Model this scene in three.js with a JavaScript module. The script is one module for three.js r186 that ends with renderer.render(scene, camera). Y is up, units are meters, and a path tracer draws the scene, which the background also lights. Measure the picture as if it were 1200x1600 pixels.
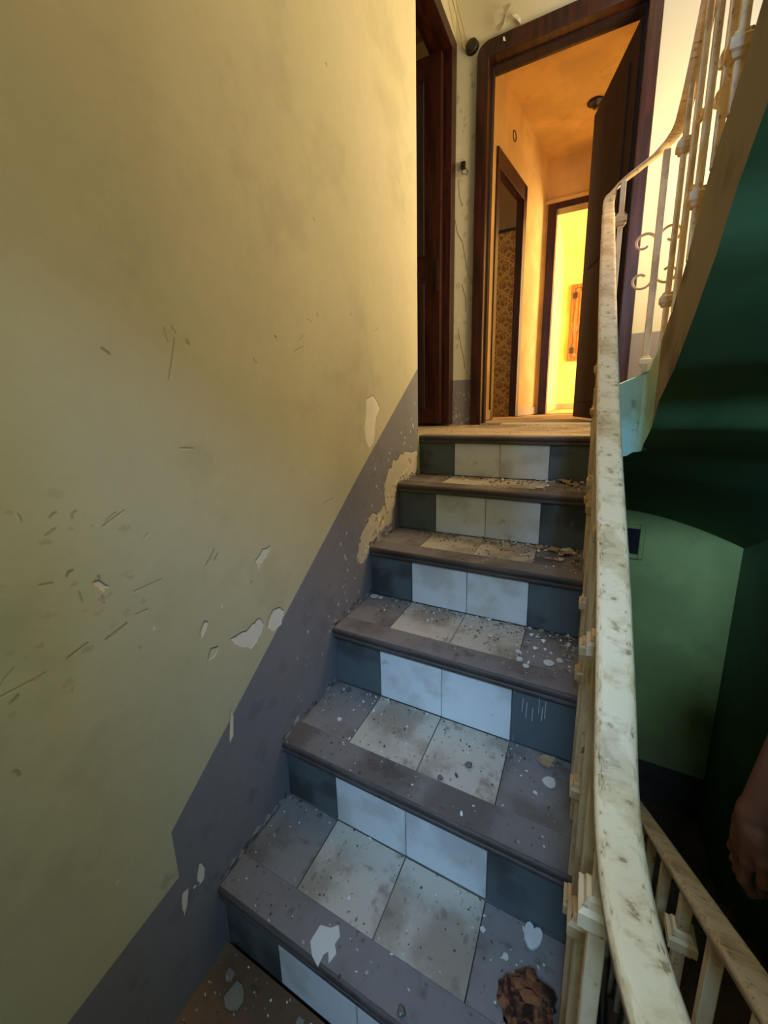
import * as THREE from 'three';
import { RectAreaLightUniformsLib } from 'three/addons/lights/RectAreaLightUniformsLib.js';
import { RoundedBoxGeometry } from 'three/addons/geometries/RoundedBoxGeometry.js';
import { MarchingCubes } from 'three/addons/objects/MarchingCubes.js';
import { mergeGeometries } from 'three/addons/utils/BufferGeometryUtils.js';

// ---------------------------------------------------------------- camera, light, exposure
const scene = new THREE.Scene();
scene.background = new THREE.Color(0x8fb4e6);
const camera = new THREE.PerspectiveCamera(104.68, 0.75, 0.02, 60);
camera.position.set(0.686, 0.1378, 1.7366);
camera.rotation.set(-0.2053, 0.4891, -0.0276, 'YXZ');
camera.setViewOffset(1200, 1600, 11.6, 38.7, 1200, 1600);
camera.updateProjectionMatrix();
scene.add(camera);
const renderer = new THREE.WebGLRenderer({ antialias: true });
renderer.toneMapping = THREE.LinearToneMapping;
renderer.toneMappingExposure = 1.02;
renderer.shadowMap.enabled = true;
RectAreaLightUniformsLib.init();

function areaLight(color, power, w, h, pos, target) {
  const l = new THREE.RectAreaLight(color, power, w, h);
  l.position.set(...pos); l.lookAt(...target);
  scene.add(l); return l;
}
// daylight through the window of the half-landing behind the camera (cool sky)
areaLight(0x94c2ff, 135, 0.38, 0.52, [0.81, 1.33, 2.67], [0.81, 1.33, 0]);
// daylight through the stair window high on the right wall (warm, off a sunlit facade)
areaLight(0xffdfae, 21, 0.6, 0.72, [1.43, 1.12, -0.25], [0, 1.12, -0.25]);
// balcony window of the far room and side window of the hall
areaLight(0xffe8bc, 27, 1.1, 1.9, [2.33, 1.15, -4.1], [0, 1.05, -4.1]);
areaLight(0xffe2b4, 3.0, 0.6, 1.2, [1.06, 1.3, -2.1], [0, 1.2, -2.1]);

areaLight(0xffe0b0, 12, 0.6, 0.8, [-1.56, 1.3, -1.7], [0, 1.2, -1.7]);  // fill light of an added window, brightens the papered room
// fill light: added window of the side room, added skylight over the top steps
areaLight(0xffdca8, 2.5, 0.5, 0.5, [-1.47, 1.75, -0.3], [0, 1.75, -0.3]);
areaLight(0xffca90, 8.5, 0.42, 0.7, [1.18, 2.72, 0.0], [1.18, 0, 0.0]);

// ---------------------------------------------------------------- helpers
let seed = 7;
const rnd = () => { seed = (seed * 1664525 + 1013904223) >>> 0; return seed / 4294967296; };
const rr = (a, b) => a + (b - a) * rnd();
const used = {};
function numbered(n) { used[n] = (used[n] || 0) + 1; return used[n] === 1 ? n : n + '_' + String(used[n] - 1).padStart(3, '0'); }
function shade(o) { o.castShadow = true; o.receiveShadow = true; return o; }
function group(name, parent = scene) { const g = new THREE.Group(); g.name = parent === scene ? numbered(name) : name; parent.add(g); return g; }
function mesh(name, geo, mat, parent = scene) {
  const m = shade(new THREE.Mesh(geo, mat)); m.name = parent === scene ? numbered(name) : name; parent.add(m); return m;
}
function tag(o, label, category, grp) { o.userData.label = label; o.userData.category = category; if (grp) o.userData.group = grp; return o; }
function struct(o) { o.userData.kind = 'structure'; return o; }
function box(x0, x1, y0, y1, z0, z1) { const g = new THREE.BoxGeometry(x1 - x0, y1 - y0, z1 - z0); g.translate((x0 + x1) / 2, (y0 + y1) / 2, (z0 + z1) / 2); return g; }
function rbox(x0, x1, y0, y1, z0, z1, r = 0.002, s = 1) { const g = new RoundedBoxGeometry(x1 - x0, y1 - y0, z1 - z0, s, r); g.translate((x0 + x1) / 2, (y0 + y1) / 2, (z0 + z1) / 2); return g; }
// box-mapped uv in metres (scale k), with an offset so that alike pieces differ
function uvBox(geo, k = 1, ou = 0, ov = 0) {
  const p = geo.attributes.position, n = geo.attributes.normal, uv = new Float32Array(p.count * 2);
  for (let i = 0; i < p.count; i++) {
    const ax = Math.abs(n.getX(i)), ay = Math.abs(n.getY(i)), az = Math.abs(n.getZ(i));
    let u, v;
    if (ax >= ay && ax >= az) { u = p.getZ(i); v = p.getY(i); } else if (ay >= az) { u = p.getX(i); v = p.getZ(i); } else { u = p.getX(i); v = p.getY(i); }
    uv[2 * i] = u * k + ou; uv[2 * i + 1] = v * k + ov;
  }
  geo.setAttribute('uv', new THREE.BufferAttribute(uv, 2)); return geo;
}
const uvR = (g, k = 1) => uvBox(g, k, rnd() * 5, rnd() * 5);

// ---------------------------------------------------------------- procedural textures
function lattice(s, n) { let q = s; const a = new Float32Array(n * n); for (let i = 0; i < n * n; i++) { q = (q * 1664525 + 1013904223) >>> 0; a[i] = q / 4294967296; } return a; }
function fbm(size, base, oct, s, gain = 0.55, sx = 1, sy = 1) {          // tiling value noise, about 0..1
  const out = new Float32Array(size * size); let amp = 1, tot = 0;
  for (let o = 0; o < oct; o++) {
    const nx = base * (1 << o) * sx, ny = base * (1 << o) * sy, n = Math.max(nx, ny), L = lattice(s + o * 97, n);
    for (let y = 0; y < size; y++) {
      const fy = y / size * ny, iy = Math.floor(fy), ty = fy - iy, wy = ty * ty * (3 - 2 * ty), y1 = (iy + 1) % ny;
      for (let x = 0; x < size; x++) {
        const fx = x / size * nx, ix = Math.floor(fx), tx = fx - ix, wx = tx * tx * (3 - 2 * tx), x1 = (ix + 1) % nx;
        const a = L[iy * n + ix], b = L[iy * n + x1], c = L[y1 * n + ix], d = L[y1 * n + x1];
        out[y * size + x] += amp * (a + (b - a) * wx + (c - a) * wy + (a - b - c + d) * wx * wy);
      }
    }
    tot += amp; amp *= gain;
  }
  for (let i = 0; i < out.length; i++) out[i] /= tot;
  return out;
}
const sm = (a, b, x) => { const t = Math.min(1, Math.max(0, (x - a) / (b - a))); return t * t * (3 - 2 * t); };
function tex(size, fn, srgb = true) {
  const d = new Uint8Array(size * size * 4);
  for (let i = 0; i < size * size; i++) { const c = fn(i); for (let k = 0; k < 3; k++) d[4 * i + k] = Math.max(0, Math.min(255, (typeof c === 'number' ? c : c[k]) * 255)); d[4 * i + 3] = 255; }
  const t = new THREE.DataTexture(d, size, size); t.wrapS = t.wrapT = THREE.RepeatWrapping; t.magFilter = THREE.LinearFilter; t.minFilter = THREE.LinearMipmapLinearFilter; t.generateMipmaps = true;
  if (srgb) t.colorSpace = THREE.SRGBColorSpace; t.needsUpdate = true; return t;
}
const N1 = fbm(512, 4, 6, 11), N2 = fbm(512, 8, 6, 23, 0.62), N3 = fbm(512, 32, 4, 31, 0.6), N4 = fbm(512, 3, 5, 47), NW = fbm(512, 3, 5, 59, 0.6, 12, 1);
const mix3 = (a, b, t) => [a[0] + (b[0] - a[0]) * t, a[1] + (b[1] - a[1]) * t, a[2] + (b[2] - a[2]) * t];
const T = {
  plaster: tex(512, i => { const v = 0.9 + 0.1 * sm(.3, .7, N1[i]) - 0.05 * sm(.6, .75, N2[i]); return [v, v * .995, v * .975]; }),
  plasterB: tex(512, i => .5 * N1[i] + .3 * N2[i] + .2 * N3[i], false),
  // cement tile with a film of grime in spots
  tile: tex(512, i => mix3(mix3([.98, .98, .97], [.88, .87, .84], sm(.42, .72, N1[i])), [.6, .56, .5], .45 * sm(.66, .8, N2[i]) * sm(.45, .65, N4[i]) + .25 * sm(.76, .84, N3[i]))),
  // trodden tile: dust, droppings, sticking grit
  tread: tex(512, i => mix3(mix3([.95, .93, .9], [.76, .72, .67], sm(.36, .7, N1[i])), [.46, .42, .37], .4 * sm(.58, .78, N2[i]) + .4 * sm(.7, .82, N3[i]))),
  tileB: tex(512, i => .4 * N2[i] + .6 * N3[i], false),
  wood: tex(512, i => mix3([1, 1, 1], [.55, .48, .45], sm(.35, .7, NW[i]) * .75 + .25 * sm(.5, .7, N3[i]))),
  woodB: tex(512, i => NW[i], false),
  grey: tex(512, i => mix3(mix3([1, 1, 1], [.72, .7, .68], sm(.4, .7, N1[i])), [1.25, 1.22, 1.15], .5 * sm(.62, .76, N2[i]))),
  chip: tex(512, i => mix3(mix3([1, .98, .95], [.84, .77, .66], .8 * sm(.4, .62, N1[i]) + .2 * sm(.5, .7, N3[i])), [.5, .42, .33], .75 * sm(.68, .74, N2[i]) * sm(.48, .56, N4[i]) + .45 * sm(.74, .8, N3[i]))),
  rail: tex(512, i => mix3(mix3([1, .98, .95], [.86, .79, .68], .6 * sm(.45, .65, N2[i]) + .4 * sm(.5, .68, N3[i])), [.5, .42, .34], .55 * sm(.7, .78, N3[i]) + .25 * sm(.72, .76, N2[i]))),
  chipB: tex(512, i => 1 - sm(.655, .7, N2[i]) * sm(.5, .56, N4[i]) + .25 * N3[i], false),
  rot: tex(512, i => mix3([.78, .6, .44], [.3, .19, .12], sm(.35, .65, N2[i]))),
};
function mat(color, map, bump, bs = 0.001, rough = 0.8, extra = {}) {
  const m = new THREE.MeshStandardMaterial({ color, roughness: rough, metalness: 0, ...extra });
  if (map) m.map = map; if (bump) { m.bumpMap = bump; m.bumpScale = bs; } return m;
}
const M = {
  plain: mat(0xd8d4b4, T.plaster, T.plasterB, .002, .85),
  ceiling: mat(0xd9d3bd, T.plaster, T.plasterB, .002, .9),
  green: mat(0xc0ce76, T.plaster, T.plasterB, .003, .7),
  soffit: mat(0x4f7a4a, T.plaster, T.plasterB, .003, .75, { side: THREE.DoubleSide }),
  mint: mat(0xa4dccf, T.chip, T.plasterB, .003, .7),
  whiteTile: mat(0xe6e9e4, T.tile, T.tileB, .0006, .55),
  greyTile: mat(0x5c6664, T.grey, T.tileB, .0006, .55),
  treadPale: mat(0xc8c2b2, T.tread, T.tileB, .001, .7),
  treadDark: mat(0x8e8a86, T.tread, T.tileB, .001, .7),
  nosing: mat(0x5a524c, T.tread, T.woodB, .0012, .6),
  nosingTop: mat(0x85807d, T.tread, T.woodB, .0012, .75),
  cement: mat(0x8d867a, T.tread, T.plasterB, .003, .9),
  landing: mat(0xc8b596, T.tread, T.tileB, .001, .8),
  floorDirt: mat(0x8a6a4c, T.tread, T.plasterB, .003, .9),
  iron: mat(0xecd3a6, T.chip, T.chipB, .0012, .55),
  railTop: mat(0xecd3a6, T.rail, T.chipB, .0012, .55),
  door: mat(0x3c180c, T.wood, T.woodB, .0008, .42),
  doorDark: mat(0x2c1309, T.wood, T.woodB, .0008, .8),
  shutter: mat(0xb8703a, T.wood, T.woodB, .0008, .5),
  hall: mat(0xe2b566, T.plaster, T.plasterB, .002, .85),
  far: mat(0xf0d482, T.plaster, T.plasterB, .002, .85),
  skirting: mat(0xb89a72, T.tile, T.tileB, .0006, .5),
  black: mat(0x241d16, T.grey, T.plasterB, .001, .6),
  bakelite: mat(0x2c2018, T.grey, T.plasterB, .0005, .4),
  cable: mat(0xc2b48c, T.chip, T.plasterB, .0005, .6),
  flake: mat(0xe9e6dc, T.plaster, T.plasterB, .001, .8, { side: THREE.DoubleSide }),
  rot: mat(0xb59a80, T.rot, T.tileB, .004, .95),
  dead: mat(0xb09672, T.tread, T.tileB, .001, .9, { side: THREE.DoubleSide }),
  steel: mat(0x9a948a, T.grey, null, 0, .4, { metalness: .7 }),
};
function pane(color, i) { return new THREE.MeshStandardMaterial({ color: 0x888888, emissive: color, emissiveIntensity: i, roughness: .3 }); }

// ---------------------------------------------------------------- measures of the stair
const NZ = [0.016, 0.266, 0.522, 0.782, 1.049, 1.294];          // nosing fronts
const Y = [-0.007, -0.187, -0.38, -0.57, -0.771, -0.956, -1.136]; // tread tops, last = half-landing
const RZ = [0.001, 0.252, 0.508, 0.768, 1.035, 1.280];          // riser faces
const SW = 0.742, XT = [0, 0.166, 0.366, 0.561, SW];            // stair width, tile joints
const ZB = -0.889, XR = 1.46, ZE = 2.72, YC = 2.75, YF = -2.42; // back wall, right wall, end wall, ceiling, lower floor

// ---------------------------------------------------------------- left wall with its painted dado and peeled patches
{
  const S = 2048, ZL = 2.75, Y0 = -1.25, YH = 2.95;
  const cv = document.createElement('canvas'); cv.width = cv.height = S; const c = cv.getContext('2d');
  const hv = document.createElement('canvas'); hv.width = hv.height = S; const h = hv.getContext('2d');
  const px = z => (1 - z / ZL) * S, py = y => (1 - (y - Y0) / YH) * S;
  const path = (k, P) => { k.beginPath(); P.forEach(([z, y], i) => (i ? k.lineTo(px(z), py(y)) : k.moveTo(px(z), py(y)))); k.closePath(); };
  c.fillStyle = '#d1caa6'; c.fillRect(0, 0, S, S);
  h.fillStyle = '#b0b0b0'; h.fillRect(0, 0, S, S);
  const sm8 = 0.004;
  const jag = (P, n, a) => { const o = []; P.forEach((p, i) => { const q = P[(i + 1) % P.length]; for (let k = 0; k < n; k++) { const t = k / n; o.push([p[0] + (q[0] - p[0]) * t + rr(-a, a), p[1] + (q[1] - p[1]) * t + rr(-a, a)]); } }); return o; };
  // mottled old distemper: broad stains with their own outline
  for (let i = 0; i < 90; i++) { const z = rr(0, 1.9), y = rr(-.7, 1.6), r = rr(.02, .1); c.fillStyle = rnd() < .5 ? 'rgba(196,190,140,.10)' : 'rgba(222,214,176,.12)'; path(c, jag([[z, y + r], [z + r * rr(.5, 1.4), y], [z, y - r * rr(.6, 1.5)], [z - r, y]], 5, r * .25)); c.fill(); }
  // grey dado following the flight
  const dado = [[-.1, .387], [0.046, 0.279], [0.578, -0.098], [1.025, -0.434], [1.373, -0.698], [1.372, -0.815], [1.582, -0.845], [2.75, -.85], [2.75, -1.25], [-.1, -1.25]];
  c.fillStyle = '#86848a'; path(c, dado); c.fill();
  for (let i = 0; i < 160; i++) { const z = rr(0, 1.5), y = .28 - .745 * z - rr(.02, .3), r = rr(.004, .03); c.fillStyle = rnd() < .5 ? 'rgba(96,92,96,.18)' : 'rgba(150,146,146,.15)'; path(c, jag([[z, y + r], [z + r, y], [z, y - r], [z - r, y]], 4, r * .3)); c.fill(); }
  const peel = (P, col, n = 4, a = .0022) => {
    const J = jag(P, n, a);
    c.fillStyle = col; path(c, J); c.fill(); h.fillStyle = '#202020'; path(h, J); h.fill();
  };
  const pale = '#faf1d8';
  peel([[0.507, 0.162], [0.455, 0.171], [0.421, 0.149], [0.402, 0.121], [0.434, 0.098], [0.447, 0.048], [0.46, 0.007], [0.49, -0.011], [0.517, 0.012], [0.523, 0.057], [0.511, 0.101]], pale);
  peel([[1.178, -0.377], [1.157, -0.378], [1.131, -0.382], [1.107, -0.376], [1.088, -0.371], [1.073, -0.394], [1.08, -0.405], [1.088, -0.415], [1.12, -0.437], [1.146, -0.415], [1.17, -0.394]], '#f6efe0');
  peel([[1.038, -0.373], [1.012, -0.381], [0.996, -0.399], [1.011, -0.428], [1.045, -0.43], [1.062, -0.41], [1.053, -0.39]], '#f6efe0');
  peel([[1.251, -0.332], [1.252, -0.318], [1.239, -0.3], [1.229, -0.306], [1.239, -0.325]], pale, 3, .001);
  peel([[1.242, -0.388], [1.231, -0.369], [1.211, -0.375], [1.222, -0.39], [1.236, -0.393]], '#dcd6b4', 3, .001);
  peel([[1.073, -0.247], [1.079, -0.222], [1.056, -0.203], [1.027, -0.203], [1.044, -0.226], [1.063, -0.232]], '#e6e4d2', 4, .003);
  peel([[1.214, -0.626], [1.206, -0.575], [1.199, -0.544], [1.195, -0.569], [1.202, -0.617]], pale, 3, .001);
  peel([[1.43, -0.129], [1.418, -0.131], [1.407, -0.146], [1.417, -0.151], [1.423, -0.14]], '#f4e2cc', 3, .0015);
  peel([[1.337, -0.867], [1.328, -0.838], [1.321, -0.844], [1.314, -0.866], [1.321, -0.889], [1.332, -0.892]], '#f0ebde', 3, .0012);
  peel([[1.349, -0.877], [1.343, -0.874], [1.338, -0.883], [1.345, -0.885]], '#f0ebde', 2, .0008);
  peel([[1.373, -0.862], [1.357, -0.861], [1.363, -0.899], [1.375, -0.919], [1.377, -0.888]], '#f0ebde', 3, .0012);
  // bare plaster where the dado has fallen off along the top steps
  peel([[0.039, -0.072], [0.18, -0.067], [0.288, -0.087], [0.346, -0.131], [0.389, -0.18], [0.373, -0.248], [0.438, -0.267], [0.508, -0.259], [0.548, -0.299], [0.592, -0.344], [0.613, -0.394], [0.592, -0.42], [0.546, -0.421], [0.511, -0.381], [0.413, -0.346], [0.326, -0.341], [0.295, -0.266], [0.264, -0.185], [0.045, -0.173]], '#cdc3ac', 6, .009);
  for (let i = 0; i < 40; i++) { const z = rr(.1, .6), y = -.07 - (z - .05) * .6 + rr(-.035, .03), r = rr(.004, .014); c.fillStyle = rnd() < .4 ? '#e8dcb8' : '#a39576'; path(c, jag([[z, y + r], [z + r, y], [z, y - r], [z - r, y]], 3, r * .4)); c.fill(); }
  // limewash splashes
  const dots = [[0.194, 0.094], [0.214, 0.019], [0.468, -0.052], [0.454, -0.094], [0.427, -0.058], [0.652, -0.2], [0.656, -0.109], [0.726, -0.264], [0.67, -0.281], [0.687, -0.356], [0.709, -0.305], [0.795, -0.52], [0.735, -0.544], [0.688, -0.516], [0.605, -0.521], [0.591, -0.507], [0.904, -0.514], [0.923, -0.613], [1.17, -0.054], [1.19, -0.29], [1.17, -0.453], [1.344, -0.259], [1.477, -0.688]];
  for (let i = 0; i < 70; i++) { const z = rr(.05, 1.0); dots.push([z, .2 - .745 * z - rr(.0, .2)]); }
  for (const [z, y] of dots) { const r = rr(.0015, .0055); c.fillStyle = 'rgba(232,228,214,.9)'; path(c, jag([[z, y + r * 1.6], [z + r * .8, y], [z, y - r * 1.2], [z - r * .8, y]], 3, r * .3)); c.fill(); }
  // thin crust of limewash along the joint with the treads
  for (let k = 0; k < 6; k++) for (let i = 0; i < 26; i++) { const z = rr(k ? RZ[k - 1] : -.02, NZ[k]), y = Y[k] + rr(0, .02), r = rr(.002, .009); c.fillStyle = rnd() < .45 ? 'rgba(205,196,178,.8)' : 'rgba(70,62,54,.6)'; path(c, jag([[z - r * 2, y], [z, y + r], [z + r * 2, y], [z, y - r]], 2, r * .3)); c.fill(); }
  // scratches and knocks
  const scr = [[1.401, -0.044, 1.362, -0.026], [1.395, -0.037, 1.376, -0.026], [1.477, -0.035, 1.463, -0.028], [1.468, -0.011, 1.459, -0.005], [1.503, 0.004, 1.501, -0.009], [1.564, -0.368, 1.568, -0.358], [1.369, -0.173, 1.316, -0.172], [1.564, -0.241, 1.53, -0.24], [1.555, -0.256, 1.546, -0.251], [1.561, -0.226, 1.543, -0.208], [1.53, -0.24, 1.511, -0.238], [1.482, -0.233, 1.451, -0.224], [1.426, -0.233, 1.389, -0.223], [1.497, -0.105, 1.48, -0.108], [1.45, -0.136, 1.448, -0.155], [1.461, -0.105, 1.453, -0.099], [1.337, -0.085, 1.326, -0.076], [0.789, -0.15, 0.732, -0.143], [1.245, 0.067, 1.214, 0.063], [0.807, 0.127, 0.78, 0.14], [0.603, 0.059, 0.597, 0.047], [1.219, -0.181, 1.193, -0.155], [1.196, -0.178, 1.185, -0.166], [1.105, -0.266, 1.096, -0.272], [1.44, -0.018, 1.434, -0.009], [1.373, -0.215, 1.35, -0.216], [1.419, -0.156, 1.418, -0.172], [1.419, -0.122, 1.418, -0.129],
    [1.231, 0.29, 1.222, 0.276], [1.201, 0.269, 1.196, 0.262], [1.245, 0.285, 1.242, 0.261], [1.227, 0.269, 1.25, 0.193], [1.357, 0.237, 1.347, 0.23], [0.765, 0.63, 0.758, 0.626], [0.671, 1.034, 0.666, 1.03], [0.213, 0.954, 0.195, 0.948], [0.168, 0.878, 0.158, 0.872], [0.169, 0.835, 0.152, 0.829], [0.593, 0.418, 0.585, 0.43], [0.428, 0.394, 0.4, 0.41], [0.246, 0.535, 0.24, 0.517], [0.772, 0.391, 0.768, 0.385], [0.822, 0.369, 0.799, 0.364], [0.953, 0.308, 0.947, 0.305], [0.883, 0.278, 0.845, 0.295], [0.858, 0.311, 0.834, 0.332], [1.03, 0.248, 1.022, 0.241], [0.279, 0.285, 0.265, 0.291]];
  c.lineCap = 'round';
  for (const [a, b, d, e] of scr) { const L = Math.hypot(a - d, b - e); c.strokeStyle = 'rgba(120,108,72,' + rr(.2, .5) + ')'; c.lineWidth = L < .013 ? 3.5 : rr(1, 2.2); c.beginPath(); c.moveTo(px(a), py(b)); c.lineTo(px((a + d) / 2) + rr(-2, 2), py((b + e) / 2) + rr(-2, 2)); c.lineTo(px(d), py(e)); c.stroke(); h.strokeStyle = '#8c8c8c'; h.lineWidth = 2; h.beginPath(); h.moveTo(px(a), py(b)); h.lineTo(px(d), py(e)); h.stroke(); }
  for (let i = 0; i < 46; i++) { const z = rr(1.33, 1.62), y = rr(-.3, .06), r = rr(.002, .008); c.fillStyle = 'rgba(140,126,84,' + rr(.1, .28) + ')'; path(c, jag([[z, y + r], [z + r * 1.5, y], [z, y - r], [z - r * 1.5, y]], 3, r * .5)); c.fill(); }
  // grain over everything
  const im = c.getImageData(0, 0, S, S), hm = h.getImageData(0, 0, S, S);
  for (let y = 0; y < S; y++) for (let x = 0; x < S; x++) {
    const i = 4 * (y * S + x), k = (y % 512) * 512 + (x % 512), k2 = ((y >> 1) % 512) * 512 + ((x >> 1) % 512), k4 = ((y >> 2) % 512) * 512 + ((x >> 2) % 512);
    const f = 1 - .035 * sm(.42, .7, N1[k4]) - .05 * sm(.5, .75, N2[k2]) + .03 * (N3[k] - .5);
    im.data[i] *= f; im.data[i + 1] *= f; im.data[i + 2] *= f - .02 * sm(.4, .7, N1[k2]);
    const g = hm.data[i] * (.7 + .35 * N1[k4] + .15 * N3[k2]); hm.data[i] = hm.data[i + 1] = hm.data[i + 2] = g;
  }
  c.putImageData(im, 0, 0); h.putImageData(hm, 0, 0);
  const t = new THREE.CanvasTexture(cv); t.colorSpace = THREE.SRGBColorSpace; const b = new THREE.CanvasTexture(hv);
  const g = box(-.125, 0, YF - .1, YC, .027, ZE);
  const p = g.attributes.position, uv = g.attributes.uv;
  for (let i = 0; i < p.count; i++) uv.setXY(i, 1 - p.getZ(i) / ZL, (p.getY(i) - Y0) / YH);
  struct(mesh('wall_left', g, new THREE.MeshStandardMaterial({ map: t, bumpMap: b, bumpScale: .006, roughness: .82 })));
}

// ---------------------------------------------------------------- shell of the stairwell
{
  // back wall with the doorway: plaster, grey dado, crack
  const S = 1024, cv = document.createElement('canvas'); cv.width = cv.height = S; const c = cv.getContext('2d');
  const X0 = -.2, XW = 1.8, Y0 = -.1, YH = 2.4, px = x => (x - X0) / XW * S, py = y => (1 - (y - Y0) / YH) * S;
  c.fillStyle = '#d6d2b6'; c.fillRect(0, 0, S, S); c.fillStyle = '#8b888a';
  c.fillRect(px(-.2), py(.282), px(.2) - px(-.2), S); c.fillRect(px(.7), py(.475), S, S);
  c.strokeStyle = 'rgba(96,84,58,.85)'; c.lineWidth = 2.2; c.lineCap = 'round';
  const crack = (P) => { c.beginPath(); P.forEach(([x, y], i) => (i ? c.lineTo(px(x), py(y)) : c.moveTo(px(x), py(y)))); c.stroke(); };
  crack([[-.1, 1.44], [-.094, 1.36], [-.075, 1.3]]); crack([[-.12, 1.24], [-.1, 1.15], [-.07, 1.1], [-.05, 1.0], [-.03, .9]]); crack([[-.07, .86], [-.045, .78], [-.04, .7]]); crack([[-.09, .6], [-.07, .5], [-.05, .42], [-.04, .35]]);
  for (let i = 0; i < 70; i++) { const x = rr(-.13, .02), y = rr(.3, 2.0), r = rr(.003, .016); c.fillStyle = rnd() < .5 ? 'rgba(150,140,100,.3)' : 'rgba(236,230,206,.35)'; c.beginPath(); c.ellipse(px(x), py(y), r / XW * S, r * 1.6 / YH * S, rnd() * 3, 0, 7); c.fill(); }
  for (let i = 0; i < 40; i++) { const x = rr(-.13, .02), y = rr(0, .2), r = rr(.002, .008); c.fillStyle = 'rgba(214,206,186,.6)'; c.beginPath(); c.ellipse(px(x), py(y), r / XW * S, r / YH * S, rnd() * 3, 0, 7); c.fill(); }
  const t = new THREE.CanvasTexture(cv); t.colorSpace = THREE.SRGBColorSpace;
  const sh = new THREE.Shape([[-.26, -.12], [XR, -.12], [XR, YC], [-.26, YC]].map(p => new THREE.Vector2(...p)));
  sh.holes.push(new THREE.Path([[.02, 0], [.02, 2.03], [.845, 2.03], [.845, 0]].map(p => new THREE.Vector2(...p))));
  const g = new THREE.ExtrudeGeometry(sh, { depth: .12, bevelEnabled: false }); g.translate(0, 0, ZB - .12);
  const p = g.attributes.position, uv = g.attributes.uv; for (let i = 0; i < p.count; i++) uv.setXY(i, (p.getX(i) - X0) / XW, (p.getY(i) - Y0) / YH);
  const m = new THREE.MeshStandardMaterial({ map: t, bumpMap: T.plasterB, bumpScale: .004, roughness: .85 });
  struct(mesh('wall_back', g, m));
  // lower back wall, green with a dark dado
  const low = struct(group('wall_lower'));
  mesh('plaster', uvBox(box(-.13, XR + .1, YF + .3, -.12, ZB - .12, ZB)), M.green, low);
  mesh('dado', uvBox(box(-.13, XR + .1, YF - .1, YF + .3, ZB - .12, ZB + .002)), mat(0x5c4e3c, T.grey, T.plasterB, .002, .8), low);
  struct(mesh('wall_right', uvBox(mergeGeometries([box(XR, XR + .12, YF - .1, .72, ZB - .12, ZE + .1), box(XR, XR + .12, .72, YC, ZB - .12, -.58), box(XR, XR + .12, .72, YC, .08, ZE + .1), box(XR, XR + .12, 1.52, YC, -.58, .08)])), mat(0x5c7848, T.plaster, T.plasterB, .003, .8)));  // green darkened to stand in for shade under the flights
  struct(mesh('ceiling', uvBox(mergeGeometries([box(-.25, .95, YC, YC + .1, ZB - .12, ZE + .1), box(1.41, XR + .12, YC, YC + .1, ZB - .12, ZE + .1), box(.95, 1.41, YC, YC + .1, ZB - .12, -.37), box(.95, 1.41, YC, YC + .1, .37, ZE + .1)])), M.ceiling));
  const w7 = struct(group('added_window_7'));  // added skylight, warms the top risers and the handrail
  mesh('pane', box(.95, 1.41, YC + .03, YC + .04, -.37, .37), pane(0xffcf96, 1.2), w7);
  struct(mesh('wall_front', uvBox(mergeGeometries([box(-.125, XR + .12, YF - .1, 1.02, ZE, ZE + .12), box(-.125, XR + .12, 1.64, YC, ZE, ZE + .12), box(-.125, .58, 1.02, 1.64, ZE, ZE + .12), box(1.04, XR + .12, 1.02, 1.64, ZE, ZE + .12), box(0, .53, YF, YC, 2.12, ZE), box(1.08, XR, YF, YC, 2.12, ZE)])), M.plain));  // end wall, with two added piers that narrow the window light
  struct(mesh('floor', uvBox(box(-.13, XR, -.06, -.0072, ZB - .13, -.078)), M.landing));
  struct(mesh('floor', uvBox(box(0, XR, Y[6] - .14, Y[6], 1.285, ZE)), M.floorDirt));
  struct(mesh('floor', uvBox(box(-.13, XR, YF - .12, YF, ZB, ZE)), M.floorDirt));
  struct(mesh('wall_under_landing', uvBox(box(-.245, 0, YF - .1, -.008, ZB - .12, .03)), M.green));
  // wall above the left doorway of the landing, and the dark room behind it
  struct(mesh('wall_landing', uvBox(box(-.245, -.126, 2.1, YC, ZB, .1)), M.plain));
  struct(mesh('wall_side_room', uvBox(mergeGeometries([box(-1.5, -.2, -.1, YC, -1.15, -1.05), box(-1.6, -1.5, -.1, 1.5, -1.15, .5), box(-1.6, -1.5, 2.0, YC, -1.15, .5), box(-1.6, -1.5, 1.5, 2.0, -1.15, -.55), box(-1.6, -1.5, 1.5, 2.0, -.05, .5), box(-1.5, -.125, -.1, YC, .4, .5), box(-1.6, -.2, YC, YC + .1, -1.15, .5), box(-.245, -.126, -.1, YC, .03, .5)])), mat(0xb39a70, T.plaster, T.plasterB, .002, .9)));
  struct(mesh('floor', uvBox(box(-1.6, -.13, -.1, -.0072, -1.15, .5)), M.landing));
  const w6 = struct(group('added_window_6'));  // added window, lifts the dark room behind the open leaf
  mesh('pane', box(-1.55, -1.54, 1.5, 2.0, -.55, -.05), pane(0xffdca8, 1), w6);
  // added panel behind the camera, cuts window light off the top steps
  struct(mesh('added_shade_panel', uvBox(box(0, .79, .61, YC, 1.76, 1.86)), M.ceiling));
  // added parapet behind the camera, keeps window light off the lower flight
  struct(mesh('added_parapet', uvBox(box(.8, XR, Y[6], .62, 1.93, 2.05)), M.plain));
  // windows behind and to the right of the view
  const w1 = struct(group('window_1'));
  mesh('pane', box(.62, 1.0, 1.06, 1.6, ZE + .03, ZE + .04), pane(0x9cc4ff, 1.5), w1);
  mesh('window_frame', mergeGeometries([box(.58, .62, 1.02, 1.64, ZE, ZE + .08), box(1.0, 1.04, 1.02, 1.64, ZE, ZE + .08), box(.62, 1.0, 1.02, 1.06, ZE, ZE + .08), box(.62, 1.0, 1.6, 1.64, ZE, ZE + .08)]), M.door, w1);
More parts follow.
